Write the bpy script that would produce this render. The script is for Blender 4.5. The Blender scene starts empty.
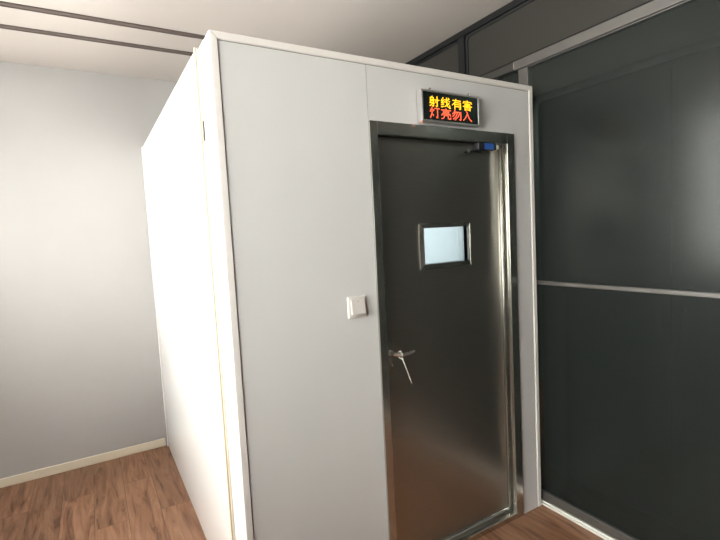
import bpy, bmesh, math, random
from mathutils import Vector, Matrix
S = bpy.context.scene
C = S.collection
random.seed(4)

# ------------------------------------------------------------------ helpers
def new(): return bmesh.new()

def bx(bm, x0, x1, y0, y1, z0, z1, bev=0.0, seg=2):
    """a box given by its extents, optionally with rounded edges"""
    t = bmesh.new()
    bmesh.ops.create_cube(t, size=1)
    for v in t.verts:
        v.co = Vector(((x0 + x1) / 2 + v.co.x * (x1 - x0), (y0 + y1) / 2 + v.co.y * (y1 - y0), (z0 + z1) / 2 + v.co.z * (z1 - z0)))
    if bev:
        bmesh.ops.bevel(t, geom=list(t.edges), offset=bev, segments=seg, affect='EDGES', profile=.5)
    join(bm, t)
    return bm

def join(bm, t, mat=None):
    me = bpy.data.meshes.new('tmp')
    t.to_mesh(me); t.free()
    if mat: me.transform(mat)
    bm.from_mesh(me)
    bpy.data.meshes.remove(me)

def cyl(bm, p, q, r, r2=None, seg=24, bev=0):
    """a cylinder or cone from p to q"""
    p, q = Vector(p), Vector(q)
    t = bmesh.new()
    bmesh.ops.create_cone(t, cap_ends=True, segments=seg, radius1=r, radius2=r if r2 is None else r2, depth=(q - p).length)
    if bev:
        es = [e for e in t.edges if any(len(f.verts) > 4 for f in e.link_faces)]
        bmesh.ops.bevel(t, geom=es, offset=bev, segments=2, affect='EDGES')
    m = Matrix.Translation((p + q) / 2) @ (q - p).to_track_quat('Z', 'Y').to_matrix().to_4x4()
    join(bm, t, m)
    return bm

def tube(bm, pts, rads, seg=12, flat=(1, 1)):
    """swept round or oval tube through points"""
    pts = [Vector(p) for p in pts]
    rings = []
    ref = None
    for i, p in enumerate(pts):
        d = (pts[min(i + 1, len(pts) - 1)] - pts[max(i - 1, 0)]).normalized()
        if ref is None: ref = Vector((0, 0, 1)) if abs(d.z) < .9 else Vector((0, 1, 0))
        a = d.cross(ref).normalized(); b = a.cross(d).normalized(); ref = b
        r = rads[i] if isinstance(rads, (list, tuple)) else rads
        rings.append([bm.verts.new(p + a * math.cos(2 * math.pi * k / seg) * r * flat[0] + b * math.sin(2 * math.pi * k / seg) * r * flat[1]) for k in range(seg)])
    for A, B in zip(rings, rings[1:]):
        for k in range(seg):
            bm.faces.new((A[k], A[(k + 1) % seg], B[(k + 1) % seg], B[k]))
    bm.faces.new(rings[0][::-1]); bm.faces.new(rings[-1])
    return bm

def prism(bm, poly, axis, a, b):
    """extrude a 2D polygon along an axis (0,1,2) between a and b"""
    def pt(u, v, w):
        return {0: (w, u, v), 1: (u, w, v), 2: (u, v, w)}[axis]
    A = [bm.verts.new(pt(u, v, a)) for u, v in poly]
    B = [bm.verts.new(pt(u, v, b)) for u, v in poly]
    n = len(poly)
    bm.faces.new(A[::-1]); bm.faces.new(B)
    for i in range(n): bm.faces.new((A[i], A[(i + 1) % n], B[(i + 1) % n], B[i]))
    return bm

def obj(name, bm, mat, parent=None, smooth=False):
    bmesh.ops.recalc_face_normals(bm, faces=bm.faces)
    me = bpy.data.meshes.new(name); bm.to_mesh(me); bm.free()
    for m in (mat if isinstance(mat, (list, tuple)) else [mat]): me.materials.append(m)
    if smooth:
        for p in me.polygons: p.use_smooth = True
        me.set_sharp_from_angle(angle=math.radians(35))
    o = bpy.data.objects.new(name, me); C.objects.link(o)
    if parent:
        o.parent = parent
        off = Vector()
        q = parent
        while q: off += q.location; q = q.parent
        me.transform(Matrix.Translation(-off))
    return o

def thing(name, label, cat, loc=(0, 0, 0), group=None):
    o = bpy.data.objects.new(name, None); C.objects.link(o)
    o.empty_display_size = .1
    o.location = loc; o['label'] = label; o['category'] = cat
    if group: o['group'] = group
    return o

def struct(o, label=None, cat=None):
    o['kind'] = 'structure'
    if label: o['label'] = label
    if cat: o['category'] = cat
    return o

def sempty(name, loc, label, cat):
    o = thing(name, label, cat, loc); o['kind'] = 'structure'; return o

# ------------------------------------------------------------------ materials
def mat(name, col, rough=.5, metal=0, spec=.5, **kw):
    m = bpy.data.materials.new(name); m.use_nodes = True
    b = m.node_tree.nodes['Principled BSDF']
    b.inputs['Base Color'].default_value = (*col, 1)
    b.inputs['Roughness'].default_value = rough
    b.inputs['Metallic'].default_value = metal
    b.inputs['Specular IOR Level'].default_value = spec
    for k, v in kw.items(): b.inputs[k.replace('_', ' ')].default_value = v
    return m

def nd(m, typ, **kw):
    n = m.node_tree.nodes.new(typ)
    for k, v in kw.items(): setattr(n, k, v)
    return n

def noise_mix(m, c1, c2, scale=(1, 1, 1), nscale=5, detail=4, bump=0, rough=None):
    """tint a material between two near colours with object-space noise"""
    nt = m.node_tree; b = nt.nodes['Principled BSDF']
    tc = nd(m, 'ShaderNodeTexCoord'); mp = nd(m, 'ShaderNodeMapping')
    mp.inputs['Scale'].default_value = scale
    no = nd(m, 'ShaderNodeTexNoise'); no.inputs['Scale'].default_value = nscale; no.inputs['Detail'].default_value = detail
    cr = nd(m, 'ShaderNodeValToRGB')
    cr.color_ramp.elements[0].color = (*c1, 1); cr.color_ramp.elements[1].color = (*c2, 1)
    cr.color_ramp.elements[0].position = .3; cr.color_ramp.elements[1].position = .7
    nt.links.new(tc.outputs['Object'], mp.inputs[0]); nt.links.new(mp.outputs[0], no.inputs['Vector'])
    nt.links.new(no.outputs['Fac'], cr.inputs[0]); nt.links.new(cr.outputs[0], b.inputs['Base Color'])
    if bump:
        bu = nd(m, 'ShaderNodeBump'); bu.inputs['Strength'].default_value = bump; bu.inputs['Distance'].default_value = .002
        nt.links.new(no.outputs['Fac'], bu.inputs['Height']); nt.links.new(bu.outputs[0], b.inputs['Normal'])
    if rough:
        mr = nd(m, 'ShaderNodeMapRange'); mr.inputs['To Min'].default_value = rough[0]; mr.inputs['To Max'].default_value = rough[1]
        nt.links.new(no.outputs['Fac'], mr.inputs['Value']); nt.links.new(mr.outputs[0], b.inputs['Roughness'])
    return m

def wood_floor():
    m = mat('wood_floor', (.3, .17, .1), .35, spec=.4)
    nt = m.node_tree; b = nt.nodes['Principled BSDF']; L = nt.links.new
    tc = nd(m, 'ShaderNodeTexCoord'); mp = nd(m, 'ShaderNodeMapping')
    mp.inputs['Rotation'].default_value = (0, 0, math.radians(90))
    L(tc.outputs['Object'], mp.inputs[0])
    br = nd(m, 'ShaderNodeTexBrick'); br.offset = .37; br.inputs['Scale'].default_value = 1
    br.inputs['Brick Width'].default_value = 1.2; br.inputs['Row Height'].default_value = .165
    br.inputs['Mortar Size'].default_value = .0011; br.inputs['Mortar Smooth'].default_value = .3
    br.inputs['Bias'].default_value = 0
    br.inputs['Color1'].default_value = (0, 0, 0, 1); br.inputs['Color2'].default_value = (1, 1, 1, 1)
    br.inputs['Mortar'].default_value = (.5, .5, .5, 1)
    L(mp.outputs[0], br.inputs['Vector'])
    # every plank gets its own piece of the grain
    add = nd(m, 'ShaderNodeVectorMath', operation='MULTIPLY_ADD')
    L(br.outputs['Color'], add.inputs[0]); add.inputs[1].default_value = (7, 3, 5); L(mp.outputs[0], add.inputs[2])
    m2 = nd(m, 'ShaderNodeMapping'); m2.inputs['Scale'].default_value = (1.6, 14, 1)
    L(add.outputs[0], m2.inputs[0])
    n1 = nd(m, 'ShaderNodeTexNoise'); n1.inputs['Scale'].default_value = 1.6; n1.inputs['Detail'].default_value = 8; n1.inputs['Roughness'].default_value = .62; n1.inputs['Distortion'].default_value = 1.2
    L(m2.outputs[0], n1.inputs['Vector'])
    cr = nd(m, 'ShaderNodeValToRGB'); e = cr.color_ramp.elements
    e[0].position = .32; e[0].color = (.088, .034, .017, 1); e[1].position = .66; e[1].color = (.30, .162, .095, 1)
    x = cr.color_ramp.elements.new(.47); x.color = (.215, .104, .057, 1)
    L(n1.outputs['Fac'], cr.inputs[0])
    hs = nd(m, 'ShaderNodeHueSaturation'); L(cr.outputs[0], hs.inputs['Color'])
    mr = nd(m, 'ShaderNodeMapRange'); mr.inputs['To Min'].default_value = .85; mr.inputs['To Max'].default_value = 1.15
    L(br.outputs['Color'], mr.inputs['Value']); L(mr.outputs[0], hs.inputs['Value'])
    mx = nd(m, 'ShaderNodeMix', data_type='RGBA'); L(br.outputs['Fac'], mx.inputs[0]); L(hs.outputs[0], mx.inputs[6]); mx.inputs[7].default_value = (.06, .025, .012, 1)
    L(mx.outputs[2], b.inputs['Base Color'])
    bu = nd(m, 'ShaderNodeBump'); bu.inputs['Strength'].default_value = .15; bu.inputs['Distance'].default_value = .001
    L(n1.outputs['Fac'], bu.inputs['Height']); L(bu.outputs[0], b.inputs['Normal'])
    return m

def pane_glass(name, tint, gloss=.08, rough=0.0, clear=1.0):
    """clear flat glass that lets daylight straight through"""
    m = bpy.data.materials.new(name); m.use_nodes = True
    nt = m.node_tree; nt.nodes.clear()
    out = nt.nodes.new('ShaderNodeOutputMaterial'); t = nt.nodes.new('ShaderNodeBsdfTransparent'); g = nt.nodes.new('ShaderNodeBsdfGlossy')
    t.inputs[0].default_value = (*tint, 1); g.inputs['Roughness'].default_value = rough
    mx = nt.nodes.new('ShaderNodeMixShader'); fr = nt.nodes.new('ShaderNodeFresnel'); fr.inputs[0].default_value = 1.45
    nt.links.new(fr.outputs[0], mx.inputs[0]); nt.links.new(t.outputs[0], mx.inputs[1]); nt.links.new(g.outputs[0], mx.inputs[2])
    nt.links.new(mx.outputs[0], out.inputs[0])
    return m

def frosted(name, col, rough, fac):
    """matt grey film glass: part of the light goes through, part is scattered at the film"""
    m = mat(name, col, rough, spec=.35)
    nt = m.node_tree; b = nt.nodes['Principled BSDF']; out = nt.nodes['Material Output']
    t = nt.nodes.new('ShaderNodeBsdfTransparent'); t.inputs[0].default_value = (.62, .68, .66, 1)
    mx = nt.nodes.new('ShaderNodeMixShader'); mx.inputs[0].default_value = fac
    nt.links.new(b.outputs[0], mx.inputs[1]); nt.links.new(t.outputs[0], mx.inputs[2]); nt.links.new(mx.outputs[0], out.inputs[0])
    return m

def emit(name, col, st):
    m = mat(name, (0, 0, 0), .5)
    b = m.node_tree.nodes['Principled BSDF']
    b.inputs['Emission Color'].default_value = (*col, 1); b.inputs['Emission Strength'].default_value = st
    return m

M = {}
M['floor'] = wood_floor()
M['ceiling'] = noise_mix(mat('ceiling_paint', (.6, .57, .53), .9), (.49, .445, .415), (.51, .465, .435), nscale=1.2)
M['wall'] = noise_mix(mat('wall_paint', (.62, .63, .66), .85), (.41, .40, .395), (.44, .43, .425), nscale=1.5)
M['slot'] = mat('dark_slot', (.11, .085, .075), .7)
M['cream'] = mat('cream_baseboard', (.75, .68, .55), .4)
M['panel'] = noise_mix(mat('grey_white_panel', (.6, .62, .64), .42), (.62, .618, .615), (.64, .638, .635), nscale=2, rough=(.38, .46))
M['side'] = noise_mix(mat('glossy_white_panel', (.70, .69, .68), .13), (.69, .68, .67), (.71, .70, .69), nscale=1.5)
M['trim'] = mat('white_profile', (.76, .73, .70), .35)
M['seam'] = mat('cream_edge_strip', (.46, .40, .31), .5)
M['gap_shade'] = mat('grey_gap_shade', (.24, .225, .21), .7)  # shade of the joint gaps as a colour; also colours the switch indicator
M['steel'] = noise_mix(mat('brushed_steel', (.36, .355, .33), .24, .97), (.37, .355, .32), (.42, .405, .37), scale=(3, 3, 200), nscale=3, detail=3, rough=(.28, .35))
M['polish'] = noise_mix(mat('polished_steel', (.43, .42, .385), .09, .96), (.49, .48, .44), (.55, .54, .50), nscale=8, rough=(.15, .24))
M['chrome'] = mat('chrome', (.8, .79, .77), .12, 1)
M['darkmetal'] = mat('dark_metal', (.012, .012, .015), .5, .0)
M['blue'] = mat('blue_sticker', (.02, .10, .42), .5)
M['ivory'] = mat('ivory_plastic', (.78, .74, .66), .4)
M['switch'] = mat('switch_plastic', (.66, .62, .59), .3)
M['housing'] = noise_mix(mat('brushed_aluminium', (.5, .49, .48), .35, .8), (.48, .47, .46), (.54, .53, .52), nscale=20)
M['alu'] = noise_mix(mat('grey_aluminium', (.34, .335, .32), .4, .55), (.10, .094, .088), (.12, .113, .106), nscale=10)
M['bronze'] = mat('dark_bronze_profile', (.025, .023, .020), .55, 0)
M['darkframe'] = mat('dark_grey_profile', (.006, .006, .007), .6, spec=.25)
M['glass'] = frosted('frosted_dark_glass', (.020, .0235, .022), .22, .5)
M['transom'] = frosted('transom_dark_glass', (.034, .032, .028), .3, .15)
M['screen'] = mat('black_green_screen', (.003, .010, .007), .25)
M['ledyellow'] = emit('yellow_led', (1, .46, .01), 1.0)
M['ledred'] = emit('red_led', (1, .11, .045), .85)
M['winglass'] = pane_glass('window_glass', (.95, .97, .96))
M['leadglass'] = pane_glass('lead_glass', (.93, .955, .96))
M['interior'] = mat('booth_lining', (.76, .79, .795), .7)
M['backwall'] = mat('corridor_paint', (.34, .37, .35), .9)
M['cupboard'] = mat('dark_cupboard', (.012, .016, .016), .5)
M['rubber'] = mat('black_rubber', (.02, .02, .02), .7)

# ------------------------------------------------------------------ dimensions (metres), booth front is y = 0
W, H, D = 1.584, 2.2, 2.085       # booth
XL, XR, YB, YF, HC = -1.9, 1.65, -5.2, 2.09, 2.7   # room
XC = 3.3                           # far side of the corridor beyond the glass

# ------------------------------------------------------------------ the room
struct(obj('floor', bx(new(), XL - .1, XC + .1, YB - .1, YF + .1, -.1, 0), M['floor']))
struct(obj('ceiling', bx(new(), XL - .1, XC + .1, YB - .1, YF + .1, HC, HC + .1), M['ceiling']))
struct(obj('wall_back', bx(new(), XL - .1, XC + .1, YF, YF + .12, 0, HC), M['wall']))
struct(obj('wall_front', bx(new(), XL - .1, XC + .1, YB - .12, YB, 0, HC), M['wall']))
# left wall with one wide window opening
WY0, WY1, WZ0, WZ1 = -2.3, 1.75, 1.0, 2.62
wl = new()
bx(wl, XL - .15, XL, YB, WY0, 0, HC); bx(wl, XL - .15, XL, WY1, YF, 0, HC)
bx(wl, XL - .15, XL, WY0, WY1, 0, WZ0); bx(wl, XL - .15, XL, WY0, WY1, WZ1, HC)
struct(obj('wall_left', wl, M['wall']))
w1 = sempty('window_1', (XL, (WY0 + WY1) / 2, WZ0), 'wide white framed daylight window in the left wall', 'window')
f = new()
for a, b_ in ((WY0, WY0 + .05), (WY1 - .05, WY1)): bx(f, XL - .12, XL - .06, a, b_, WZ0, WZ1)
for z in (WZ0, WZ1 - .05): bx(f, XL - .12, XL - .06, WY0 + .05, WY1 - .05, z, z + .05)
for k in (1, 2, 3):
    y = WY0 + (WY1 - WY0) * k / 4; bx(f, XL - .115, XL - .065, y - .025, y + .025, WZ0 + .05, WZ1 - .05)
obj('window_frame', f, M['trim'], w1)
obj('pane', bx(new(), XL - .093, XL - .087, WY0 + .04, WY1 - .04, WZ0 + .04, WZ1 - .04), M['winglass'], w1)
obj('window_sill', bx(new(), XL - .05, XL + .08, WY0 - .04, WY1 + .04, WZ0 - .03, WZ0, .006), M['trim'], w1)
# baseboards
struct(obj('baseboard_back', bx(new(), XL, -.022, YF - .014, YF, 0, .058, .003), M['cream']))
struct(obj('baseboard_left', bx(new(), XL, XL + .014, YB, YF - .015, 0, .045, .003), M['cream']))
# two dark slots in the ceiling left of / behind the booth
for n, y in (('trim_1', 1.245), ('trim_2', 1.520)):
    s = new()
    bx(s, XL + .3, .75, y - .017, y + .017, HC - .004, HC - .0005)
    bx(s, XL + .3, .75, y - .021, y - .017, HC - .008, HC - .0005); bx(s, XL + .3, .75, y + .017, y + .021, HC - .008, HC - .0005)
    struct(obj(n, s, M['slot']))
# corridor beyond the glass partition
struct(obj('wall_corridor', bx(new(), XC, XC + .1, YB, YF, 0, HC), M['backwall']))

# ---- right partition: transom window above, sliding glass door below
P0, P1 = XR, XR + .06
w2 = sempty('window_2', (XR, 0, 2.38), 'dark framed transom glazing above the sliding doors, under the ceiling', 'window')
f = new()
ZT0, ZT1 = 2.385, HC
bx(f, P0, P1, YB, YF, ZT1 - .035, ZT1 - .001)                      # head
mull = [-4.35, -3.1, -1.95, -.70, .567, 1.55]
obj('window_frame', f, M['darkframe'], w2)
for y in mull:
    obj('mullion', bx(new(), P0, P1, y - .028, y + .028, ZT0, ZT1 - .036, .004), M['darkframe'], w2)
obj('transom_rail', bx(new(), P0, P1, YB, YF, ZT0 - .045, ZT0, .004), M['bronze'], w2)
ys = [YB] + [y for y in mull] + [YF]
for a, b_ in zip(ys, ys[1:]):
    y0, y1 = a + .029, b_ - .029
    # rounded inner bead frame, then the pane
    ring = new()
    def rr(y0, y1, z0, z1, r, n=5):
        out = []
        for cy, cz, a0 in ((y1 - r, z1 - r, 0), (y0 + r, z1 - r, 90), (y0 + r, z0 + r, 180), (y1 - r, z0 + r, 270)):
            for k in range(n + 1):
                t = math.radians(a0 + 90 * k / n); out.append((cy + r * math.cos(t), cz + r * math.sin(t)))
        return out
    o_, i_ = rr(y0, y1, ZT0 + .001, ZT1 - .037, .03), rr(y0 + .012, y1 - .012, ZT0 + .013, ZT1 - .049, .025)
    n = len(o_)
    vs = [[ring.verts.new((x, u, v)) for u, v in loop] for x, loop in ((P0 + .012, o_), (P0 + .016, i_), (P0 + .034, i_), (P0 + .034, o_))]
    for A, B in zip(vs, vs[1:] + vs[:1]):
        for k in range(n): ring.faces.new((A[k], A[(k + 1) % n], B[(k + 1) % n], B[k]))
    obj('bead', ring, M['alu'] if False else M['darkframe'], w2, True)
    obj('pane', bx(new(), P0 + .022, P0 + .028, y0 + .006, y1 - .006, ZT0 + .007, ZT1 - .043), M['transom'], w2)

# head box + end cap over the sliding leaves (projects into the room)
XD0, XD1 = 1.602, 1.642
tr = new()
bx(tr, XD0 - .008, XD0 + .003, -3.05, .122, 2.314, 2.362, .003); bx(tr, XD0 + .003, P0 - .001, -3.05, .122, 2.329, 2.362)
t3 = struct(obj('trim_3', tr, M['alu']))
# end cap and screws belong to the track
obj('end_cap', bx(new(), XD0 - .006, P0 - .002,    .123, .129, 2.322, 2.360, .002), M['chrome'], t3)
# floor track
tr = new()
bx(tr, 1.592, 1.660, YB + .1, .30, 0, .012, .003); bx(tr, 1.6, 1.606, YB + .1, .30, .010, .022); bx(tr, 1.640, 1.646, YB + .1, .30, .010, .022)
struct(obj('trim_4', tr, mat('white_floor_track', (.62, .61, .58), .3)))

def leaf(idx, y0, y1, x0=XD0 + .004, x1=XD1, label=''):
    o = sempty('door_%d' % idx, ((x0 + x1) / 2, (y0 + y1) / 2, .024), label, 'door')
    z0, z1 = .024, 2.328
    for a, b_ in ((y0, y0 + .06), (y1 - .06, y1)):
        obj('stile', bx(new(), x0, x1, a, b_, z0, z1, .003), M['alu'], o)
    obj('bottom_rail', bx(new(), x0 + .002, x1 - .002, y0 + .06, y1 - .06, z0, z0 + .045, .003), M['alu'], o)
    obj('top_rail', bx(new(), x0 + .002, x1 - .002, y0 + .06, y1 - .06, z1 - .018, z1, .003), M['alu'], o)
    obj('middle_rail', bx(new(), x0 + .004, x1 - .004, y0 + .06, y1 - .06, 1.195, 1.215, .003), M['alu'], o)
    for za, zb in ((z0 + .045, 1.195), (1.215, z1 - .018)):
        obj('pane', bx(new(), x0 + .016, x0 + .022, y0 + .058, y1 - .058, za, zb), M['glass'], o)
    return o
leaf(1, -.98, .105, label='sliding frosted glass door leaf in grey aluminium frame beside the booth')
leaf(2, -2.10, -.985, label='second sliding frosted glass door leaf, nearer the viewer')
leaf(3, -3.05, -2.105, label='third sliding frosted glass door leaf, farthest from the booth')
# fixed glazing, behind the booth and at the near end of the partition
w3 = sempty('window_3', (XR, 1.2, 0), 'fixed frosted glazing of the partition behind the booth', 'window')
for y in (.50, 1.25, 2.05): obj('stile', bx(new(), P0, P1, y - .035, y + .035, 0, 2.34, .003), M['alu'], w3)
for a, b_ in ((.107, .465), (.535, 1.215), (1.285, 2.015)):
    obj('pane', bx(new(), P0 + .025, P0 + .031, a, b_, .05, 2.34), M['glass'], w3)
    obj('bottom_rail', bx(new(), P0, P1, a, b_, 0, .05, .003), M['alu'], w3)
w4 = sempty('window_4', (XR, -4.1, 0), 'fixed frosted glazing of the partition at its near end', 'window')
for y in (-5.15, -4.1, -3.1): obj('stile', bx(new(), P0, P1, y - .035, y + .035, 0, 2.34, .003), M['alu'], w4)
for a, b_ in ((-5.115, -4.135), (-4.065, -3.135)):
    obj('pane', bx(new(), P0 + .025, P0 + .031, a, b_, .05, 2.34), M['glass'], w4)
    obj('bottom_rail', bx(new(), P0, P1, a, b_, 0, .05, .003), M['alu'], w4)

# dark cupboard dimly visible through the frosted door
cb = thing('cupboard', 'tall dark cupboard dimly seen through the frosted glass door at right', 'cupboard', (2.15, -.5, 0))
obj('body', bx(new(), 1.93, 2.38, -1.3, .25, 0, 2.225, .03, 4), M['cupboard'], cb)
for a, b_ in ((-1.28, -.49), (-.48, .23)):
    d_ = obj('door', bx(new(), 1.912, 1.929, a, b_, .06, 2.18, .003), M['cupboard'], cb)
    obj('handle', tube(new(), [(1.91, (b_ if a < -1 else a) + (-.05 if a < -1 else .05), z) for z in (.95, .96, 1.08, 1.09)], [.004, .006, .006, .004]), M['alu'], d_)

# ------------------------------------------------------------------ the booth
B = thing('shielded_booth', 'tall white panelled booth with a steel door, standing on the wood floor', 'booth', (W / 2, D / 2, 0))
T = .026     # visible width of the white edge profile
fx0, fx1, fz1 = .604, 1.438, 1.955      # steel door frame outline
PY = .0045   # the panels sit this far behind the profiles
# front panels
obj('front_panel', bx(new(), T + .003, fx0 - .0012, PY, .05, .0, H - T - .003), M['panel'], B)
p = new()
poly = [(fx0 + .0012, fz1 + .001), (fx1 + .001, fz1 + .001), (fx1 + .001, 0), (W - T - .003, 0), (W - T - .003, H - T - .003), (fx0 + .0012, H - T - .003)]
prism(p, poly, 1, PY, .05)
obj('front_panel', p, M['panel'], B)
# grey strips painting the shade in the profile gaps, plus the panel seam
g = new()
bx(g, T, T + .003, .006, .045, 0, H - T); bx(g, W - T - .003, W - T, .006, .045, 0, H - T); bx(g, T + .003, W - T - .003, .006, .045, H - T - .003, H - T)
bx(g, fx0 - .0012, fx0 + .0012, .0065, .045, 0, H - T - .003)
obj('gap_shade', g, M['gap_shade'], B)
# edge profiles: mitred top + two uprights
def mitre(kind):
    b = new()
    if kind == 'top': prism(b, [(0.0004, H), (W - .0004, H), (W - T, H - T + .0004), (T, H - T + .0004)], 1, 0, .05)
    if kind == 'left': prism(b, [(0, 0), (T, 0), (T, H - T), (0, H - .0004)], 1, 0, .05)
    if kind == 'right': prism(b, [(W - T, 0), (W, 0), (W, H - .0004), (W - T, H - T)], 1, 0, .05)
    bmesh.ops.bevel(b, geom=list(b.edges), offset=.0022, segments=2, affect='EDGES')
    return b
for k in ('top', 'left', 'right'): obj('edge_profile', mitre(k), M['trim'], B)
# left side: corner post, cream joint strip, long glossy panel
PS = .182
obj('corner_post', bx(new(), .0, .048, .0505, PS - .012, 0, H - .001, .002), M['side'], B)
s = new()
bx(s, -.004, .04, PS - .0115, PS + .004, 0, H + .002, .0015); bx(s, -.010, .04, PS + .0045, PS + .020, 0, H + .010, .002)
obj('joint_strip', s, M['seam'], B)
obj('latch', bx(new(), -.006, -.0005, PS - .0235, PS - .0125, 1.872, 1.942, .0015), M['alu'], B)
obj('side_panel', bx(new(), -.006, .04, PS + .021, D - .032, .0, H + .004, .0015), M['side'], B)
obj('corner_post', bx(new(), -.014, .04, D - .031, D, .0, H + .006, .003), M['side'], B)
# other walls and the lid
obj('side_panel', bx(new(), W - .045, W, .0505, D, 0, H - .001, .001), M['side'], B)
obj('rear_panel', bx(new(), .041, W - .046, D - .04, D, 0, H - .001), M['side'], B)
obj('top_panel', bx(new(), .049, W - .046, .0505, D - .041, H - .045, H - .002), M['side'], B)
obj('lining', bx(bx(bx(new(), W - .052, W - .046, .06, D - .05, 0, H - .05), .05, W - .053, D - .05, D - .0445, 0, H - .05), .05, .055, .06, D - .051, 0, H - .05), M['interior'], B)

# door frame (polished steel): flat architrave, stepped reveal, sill
fr = new()
ix0, ix1, iz1 = .640, 1.388, 1.904
SZ = .030    # sill height
def ringbox(b, x0, x1, z1, X0, X1, Z1, ya, yb, bev=0):
    """U-shaped frame (open at the floor) between an inner and an outer outline"""
    bx(b, X0, x0, ya, yb, 0, Z1, bev); bx(b, x1, X1, ya, yb, 0, Z1, bev); bx(b, x0, x1, ya, yb, z1, Z1, bev)
ringbox(fr, ix0, ix1, iz1, fx0, fx1, fz1, -.003, .020, .0012)
ringbox(fr, ix0 - .012, ix1 + .012, iz1 + .012, fx0 + .004, fx1 - .004, fz1 - .004, .0202, .027)      # dark shadow step
ringbox(fr, ix0 + .012, ix1 - .022, iz1 - .012, fx0 + .004, fx1 - .004, fz1 - .004, .0752, .09)      # stop behind the leaf
ringbox(fr, ix0 - .006, ix1 - .006, iz1 + .004, fx0 + .004, fx1 - .004, fz1 - .004, .0272, .075)
obj('door_frame', fr, M['polish'], B)
obj('door_sill', bx(bx(new(), ix0, ix1, -.002, .020, .0, SZ, .0025), ix0, ix1, .0202, .075, 0, SZ - .012, .001), M['polish'], B)
# door leaf with a real window hole
dx0, dx1, dz0, dz1 = ix0 - .003, ix1 - .010, SZ + .004, iz1 - .001
dy0, dy1 = .042, .074
gx0, gx1, gz0, gz1 = .882, 1.148, 1.355, 1.516
d = new()
bx(d, dx0, gx0, dy0, dy1, dz0, dz1); bx(d, gx1, dx1, dy0, dy1, dz0, dz1)
bx(d, gx0, gx1, dy0, dy1, dz0, gz0); bx(d, gx0, gx1, dy0, dy1, gz1, dz1)
bmesh.ops.remove_doubles(d, verts=d.verts, dist=1e-5)
door = obj('door', d, M['steel'], B)
# bent lips along the edges of the leaf
l = new()
bx(l, dx1 - .010, dx1, dy0 - .014, dy0 - .0002, dz0, dz1, .002)
obj('edge_bead', l, M['polish'], door, True)
l = new()
cyl(l, (dx0, dy0 + .002, dz0 + .006), (dx1 - .012, dy0 + .002, dz0 + .006), .0055, seg=16)
obj('bottom_bead', l, M['chrome'], door, True)
# window frame: four mitred bevelled strips round the opening
wf = new()
ox0, ox1, oz0, oz1 = gx0 - .020, gx1 + .018, gz0 - .024, gz1 + .020
loops = []
for (x0, x1, z0, z1, y) in ((ox0, ox1, oz0, oz1, dy0 - .0002), (ox0, ox1, oz0, oz1, dy0 - .004), (gx0 - .003, gx1 + .003, gz0 - .003, gz1 + .003, dy0 - .012), (gx0, gx1, gz0, gz1, dy0 - .012), (gx0, gx1, gz0, gz1, dy0 + .024)):
    loops.append([wf.verts.new((x, y, z)) for x, z in ((x0, z0), (x1, z0), (x1, z1), (x0, z1))])
for A, A2 in zip(loops, loops[1:]):
    for k in range(4): wf.faces.new((A[k], A[(k + 1) % 4], A2[(k + 1) % 4], A2[k]))
obj('window_frame', wf, M['polish'], door)
obj('pane', bx(new(), gx0 + .0005, gx1 - .0005, dy0 + .0225, dy0 + .0305, gz0 + .0005, gz1 - .0005), M['leadglass'], door)

# lever handle on a long plate, with key cylinder
hx, hz = .678, .985
hp = new()
bx(hp, hx - .018, hx + .018, dy0 - .006, dy0 - .0002, hz - .075, hz + .045, .0028, 3)
lh = obj('handle_plate', hp, M['steel'], door, True)
lv = new()
cyl(lv, (hx, dy0 - .006, hz + .006), (hx, dy0 - .016, hz + .006), .013, .011, bev=.001)
cyl(lv, (hx, dy0 - .016, hz + .006), (hx, dy0 - .046, hz + .006), .0075)
tube(lv, [(hx - .014, dy0 - .048, hz + .008), (hx + .004, dy0 - .053, hz + .007), (hx + .030, dy0 - .054, hz + .001), (hx + .065, dy0 - .052, hz + .001), (hx + .092, dy0 - .047, hz + .004), (hx + .100, dy0 - .043, hz + .0045)], [.006, .0095, .0085, .0075, .0065, .004], flat=(1, .8))
obj('lever_handle', lv, mat('satin_nickel', (.85, .83, .80), .3, 1), door, True)
kc = new()
cyl(kc, (hx, dy0 - .0062, hz - .046), (hx, dy0 - .013, hz - .046), .0095, bev=.0012)
bx(kc, hx - .001, hx + .001, dy0 - .0136, dy0 - .0131, hz - .052, hz - .040)
obj('lock_cylinder', kc, M['chrome'], door, True)

# cable tie hanging from the lever
ct = thing('cable_tie', 'thin pale cable tie looped on the door lever, tail hanging down', 'cable tie', (hx + .018, dy0 - .054, hz))
lp = new()
cx, cy, cz = hx + .018, dy0 - .0535, hz + .0040
tube(lp, [(cx, cy + .0145 * math.cos(a), cz + .0150 * math.sin(a)) for a in [2 * math.pi * k / 18 for k in range(19)]], .0013, seg=6)
obj('loop', lp, M['ivory'], ct, True)
obj('lock_head', bx(new(), cx - .003, cx + .003, cy - .018, cy - .012, cz - .018, cz - .011, .001), M['ivory'], ct)
tl = new()
tube(tl, [(cx, cy - .015, cz - .016), (cx + .013, cy - .015, cz - .049), (cx + .030, cy - .013, cz - .092), (cx + .046, cy - .010, cz - .132)], [.0020, .0018, .0017, .0014], seg=6, flat=(1, .6))
obj('tail', tl, M['ivory'], ct, True)

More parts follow.
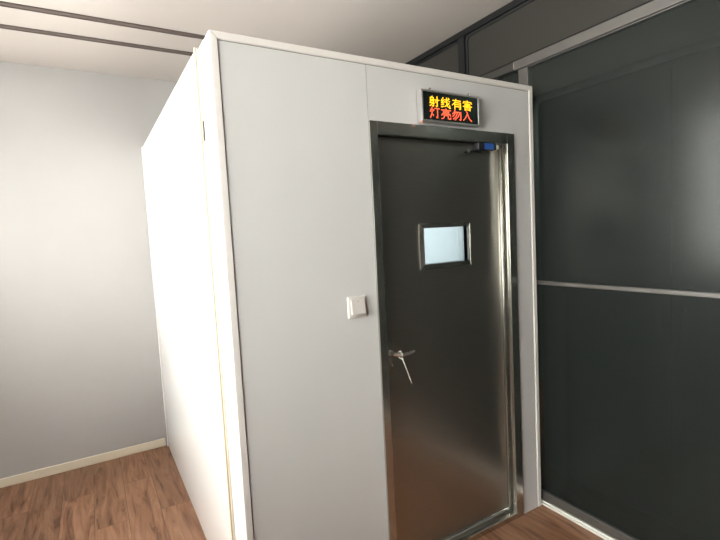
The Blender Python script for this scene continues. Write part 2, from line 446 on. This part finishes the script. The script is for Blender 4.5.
# door closer tucked under the frame head
dc = bpy.data.objects.new('door_closer', None); C.objects.link(dc); dc.parent = B; dc.location = Vector((1.27, .02, 1.88)) - B.location
def dpart(n, bm, m, sm=False): return obj(n, bm, m, dc, sm)
cb_ = new()
bx(cb_, 1.205, 1.322, .004, .041, 1.872, 1.9035, .004, 3)
dpart('closer_body', cb_, M['darkmetal'], True)
dpart('sticker', bx(new(), 1.243, 1.302, .0022, .0038, 1.874, 1.901), M['blue'])
dpart('end_cap', cyl(new(), (1.323, .018, 1.888), (1.342, .018, 1.888), .015, .012, bev=.002), M['ivory'], True)
ar = new()
cyl(ar, (1.222, .022, 1.872), (1.222, .022, 1.858), .011)
tube(ar, [(1.230, .020, 1.863), (1.195, .016, 1.864), (1.155, .012, 1.857), (1.112, .010, 1.852)], [.008, .010, .006, .005], seg=10, flat=(1, .7))
cyl(ar, (1.150, .012, 1.864), (1.150, .012, 1.848), .008)
dpart('arm', ar, M['darkmetal'], True)

# ------------------------------------------------------------------ LED warning sign
GL = {
'射': """....#.......#...
...#........#...
.######.....#...
.#....#.....#...
.#....#.....#...
.######.########
.#....#.....#...
.######..#..#...
.#....#...#.#...
.#....#...#.#...
########....#...
....#.#.....#...
...#..#.....#...
..#...#.....#...
##..#.#...#.#...
.....#.....#....""",
'线': """...#.....#..#...
...#.....#...#..
..#......#..##..
.#...#.#####....
.#..#....#......
####.....#...##.
..#..######.....
.#.......#......
#####....#..##..
.........####...
..###....#.#....
##.......##...#.
.......##.#...#.
...##.#....#..#.
###.........#.#.
..............##""",
'有': """......#.........
......#.........
.##############.
.....#..........
.....#..........
....###########.
...##.........#.
..#.#.........#.
.#..###########.
#...#.........#.
....#.........#.
....###########.
....#.........#.
....#.........#.
....#.......#.#.
....#........#..""",
'害': """.......#........
........#.......
.##############.
.#............#.
#......#.......#
...##########...
.......#........
...##########...
.......#........
################
.......#........
...##########...
...#........#...
...#........#...
...##########...
...#........#...""",
'灯': """...#............
...#....########
...#........#...
.#.#..#.....#...
.#.#..#.....#...
.#.#.#......#...
#..#........#...
...#........#...
...#........#...
...#........#...
..#.#.......#...
..#..#......#...
..#..#......#...
.#..........#...
.#........#.#...
#..........#....""",
'亮': """.......#........
........#.......
################
................
...##########...
...#........#...
...##########...
................
.##############.
.#............#.
#...########...#
....#......#....
....#......#....
....#......#...#
...#.......#...#
###.........####""",
'勿': """....#...........
....#...........
...#............
...############.
..#.#...#...#.#.
.#..#...#...#.#.
#..#...#...#..#.
...#...#...#..#.
..#...#...#...#.
.#....#...#...#.
#....#...#....#.
....#...#.....#.
...#...#......#.
..#...#.......#.
.#...#......#.#.
....#........#..""",
'入': """.....#..........
......#.........
.......#........
.......#........
.......#........
......#.#.......
......#.#.......
.....#..#.......
.....#...#......
....#....#......
....#.....#.....
...#......#.....
..#........#....
.#..........#...
#............##.
..............#.""",
}
sx0, sx1, sz0, sz1, sy = .846, 1.177, 1.963, 2.096, -.036
sg = thing('warning_sign', 'wall-hung red and yellow LED warning sign above the steel door', 'sign', ((sx0 + sx1) / 2, -.018, sz0))
hs = new()
fwid = .0085
bx(hs, sx0, sx1, sy + .008, -.0032, sz0, sz1, .001)
for (a, b_, c, d_) in ((sx0, sx0 + fwid, sz0, sz1), (sx1 - fwid, sx1, sz0, sz1), (sx0 + fwid, sx1 - fwid, sz0, sz0 + fwid), (sx0 + fwid, sx1 - fwid, sz1 - fwid, sz1)):
    bx(hs, a, b_, sy, sy + .0085, c, d_, .0012)
obj('housing', hs, M['housing'], sg)
obj('screen', bx(new(), sx0 + fwid, sx1 - fwid, sy + .003, sy + .0075, sz0 + fwid, sz1 - fwid), M['screen'], sg)
for k, x in enumerate((.905, 1.128)):
    h = new()
    tube(h, [(x + .0065 * math.cos(a), -.020, sz1 + .006 + .0065 * math.sin(a)) for a in [2 * math.pi * j / 16 for j in range(17)]], .0018, seg=6)
    cyl(h, (x, -.020, sz1 + .008), (x, .0038, sz1 + .008), .002, seg=8)
    cyl(h, (x, .001, sz1 + .008), (x, .0044, sz1 + .008), .006, seg=12)
    obj('hanging_hook', h, M['chrome'], sg, True)
ind = cyl(new(), (sx0 + .001, sy - .0006, sz0 - .003), (sx0 + .001, sy + .014, sz0 - .003), .006, bev=.001)
obj('indicator_knob', ind, mat('pale_red_plastic', (.55, .25, .18), .4), sg, True)
pitchx, pitchz = .00335, .00278
x_start, gap = sx0 + .0450, .0630
for row, (word, mt, ztop) in enumerate((('射线有害', 'ledyellow', sz1 - .0255), ('灯亮勿入', 'ledred', sz1 - .0720))):
    for ci, ch in enumerate(word):
        b = new()
        for r, line in enumerate(GL[ch].split('\n')):
            for k, c in enumerate(line):
                if c == '#':
                    x = x_start + ci * gap + k * pitchx; z = ztop - r * pitchz
                    vs = []
                    for y in (sy + .0029, sy + .0019):
                        vs.append([b.verts.new((x + .00225 * math.cos(t), y, z + .00215 * math.sin(t))) for t in [math.pi / 4 * q for q in range(8)]])
                    b.faces.new(vs[1])
                    for q in range(8): b.faces.new((vs[0][q], vs[0][(q + 1) % 8], vs[1][(q + 1) % 8], vs[1][q]))
        obj('led_character', b, M[mt], sg)

# ------------------------------------------------------------------ wall switch
qx, qz, qs = .505, 1.2155, .043
sw = thing('light_switch', 'square white wall switch on the front panel left of the steel door', 'switch', (qx, PY, qz))
pl = new()
bx(pl, qx - qs, qx + qs, PY - .009, PY - .0002, qz - qs, qz + qs, .0035, 3)
obj('switch_plate', pl, M['switch'], sw, True)
rk = new()
prism(rk, [(PY - .0092, qz - .026), (PY - .0205, qz - .026), (PY - .0135, qz + .030), (PY - .0092, qz + .030)], 0, qx - .031, qx + .031)
bmesh.ops.bevel(rk, geom=list(rk.edges), offset=.0014, segments=2, affect='EDGES')
r_ = obj('rocker', rk, M['switch'], sw, True)
obj('indicator', cyl(new(), (qx, PY - .0135, qz + .024), (qx, PY - .0150, qz + .024), .0022, seg=12), M['gap_shade'], sw)

# ------------------------------------------------------------------ light
wd = bpy.data.worlds.new('World'); S.world = wd; wd.use_nodes = True
bg = wd.node_tree.nodes['Background']
bg.inputs[0].default_value = (1.0, .96, .915, 1); bg.inputs[1].default_value = 9.5
pa = bpy.data.lights.new('portal', 'AREA'); pa.shape = 'RECTANGLE'; pa.size = WY1 - WY0; pa.size_y = WZ1 - WZ0
pa.cycles.is_portal = True
po = bpy.data.objects.new('portal', pa); C.objects.link(po)
po.location = (XL - .05, (WY0 + WY1) / 2, (WZ0 + WZ1) / 2)
po.rotation_euler = Vector((1, 0, 0)).to_track_quat('-Z', 'Z').to_euler()
# the lamp that is on inside the booth
la = bpy.data.lights.new('booth_lamp', 'AREA'); la.shape = 'RECTANGLE'; la.size = 1.2; la.size_y = 1.7; la.energy = 10.5; la.color = (.86, .97, 1)
lo = bpy.data.objects.new('booth_lamp', la); C.objects.link(lo); lo.location = (W / 2, 1.0, H - .06)

# added unseen fill light beyond the partition, brightens behind the cupboard outline
lb = bpy.data.lights.new('corridor_fill', 'AREA'); lb.shape = 'RECTANGLE'; lb.size = .3; lb.size_y = 4; lb.energy = 20; lb.color = (1, .96, .9)
lc = bpy.data.objects.new('corridor_fill', lb); C.objects.link(lc); lc.location = (2.75, -.5, HC - .03)

# ------------------------------------------------------------------ camera (solved from the booth's edges)
f_px, pit, yaw, rol = 459.88, -.0767, .5305, -.0519
cam = bpy.data.cameras.new('camera'); cam.sensor_width = 36; cam.lens = f_px / 720 * 36
co = bpy.data.objects.new('camera', cam); C.objects.link(co); S.camera = co
fw = Vector((math.sin(yaw) * math.cos(pit), math.cos(yaw) * math.cos(pit), math.sin(pit)))
rt = Vector((math.cos(yaw), -math.sin(yaw), 0)); up = rt.cross(fw)
r2 = rt * math.cos(rol) + up * math.sin(rol); u2 = -rt * math.sin(rol) + up * math.cos(rol)
co.matrix_world = Matrix(((r2.x, u2.x, -fw.x, -.4006), (r2.y, u2.y, -fw.y, -1.581), (r2.z, u2.z, -fw.z, 1.5029), (0, 0, 0, 1)))

vs_ = S.view_settings
S.display_settings.display_device = 'sRGB'
vs_.view_transform = 'Standard'; vs_.look = 'None'; vs_.gamma = 1; vs_.use_curve_mapping = False
vs_.exposure = 1.35
S.cycles.use_denoising = True
S.cycles.max_bounces = 12; S.cycles.diffuse_bounces = 6; S.cycles.transparent_max_bounces = 12
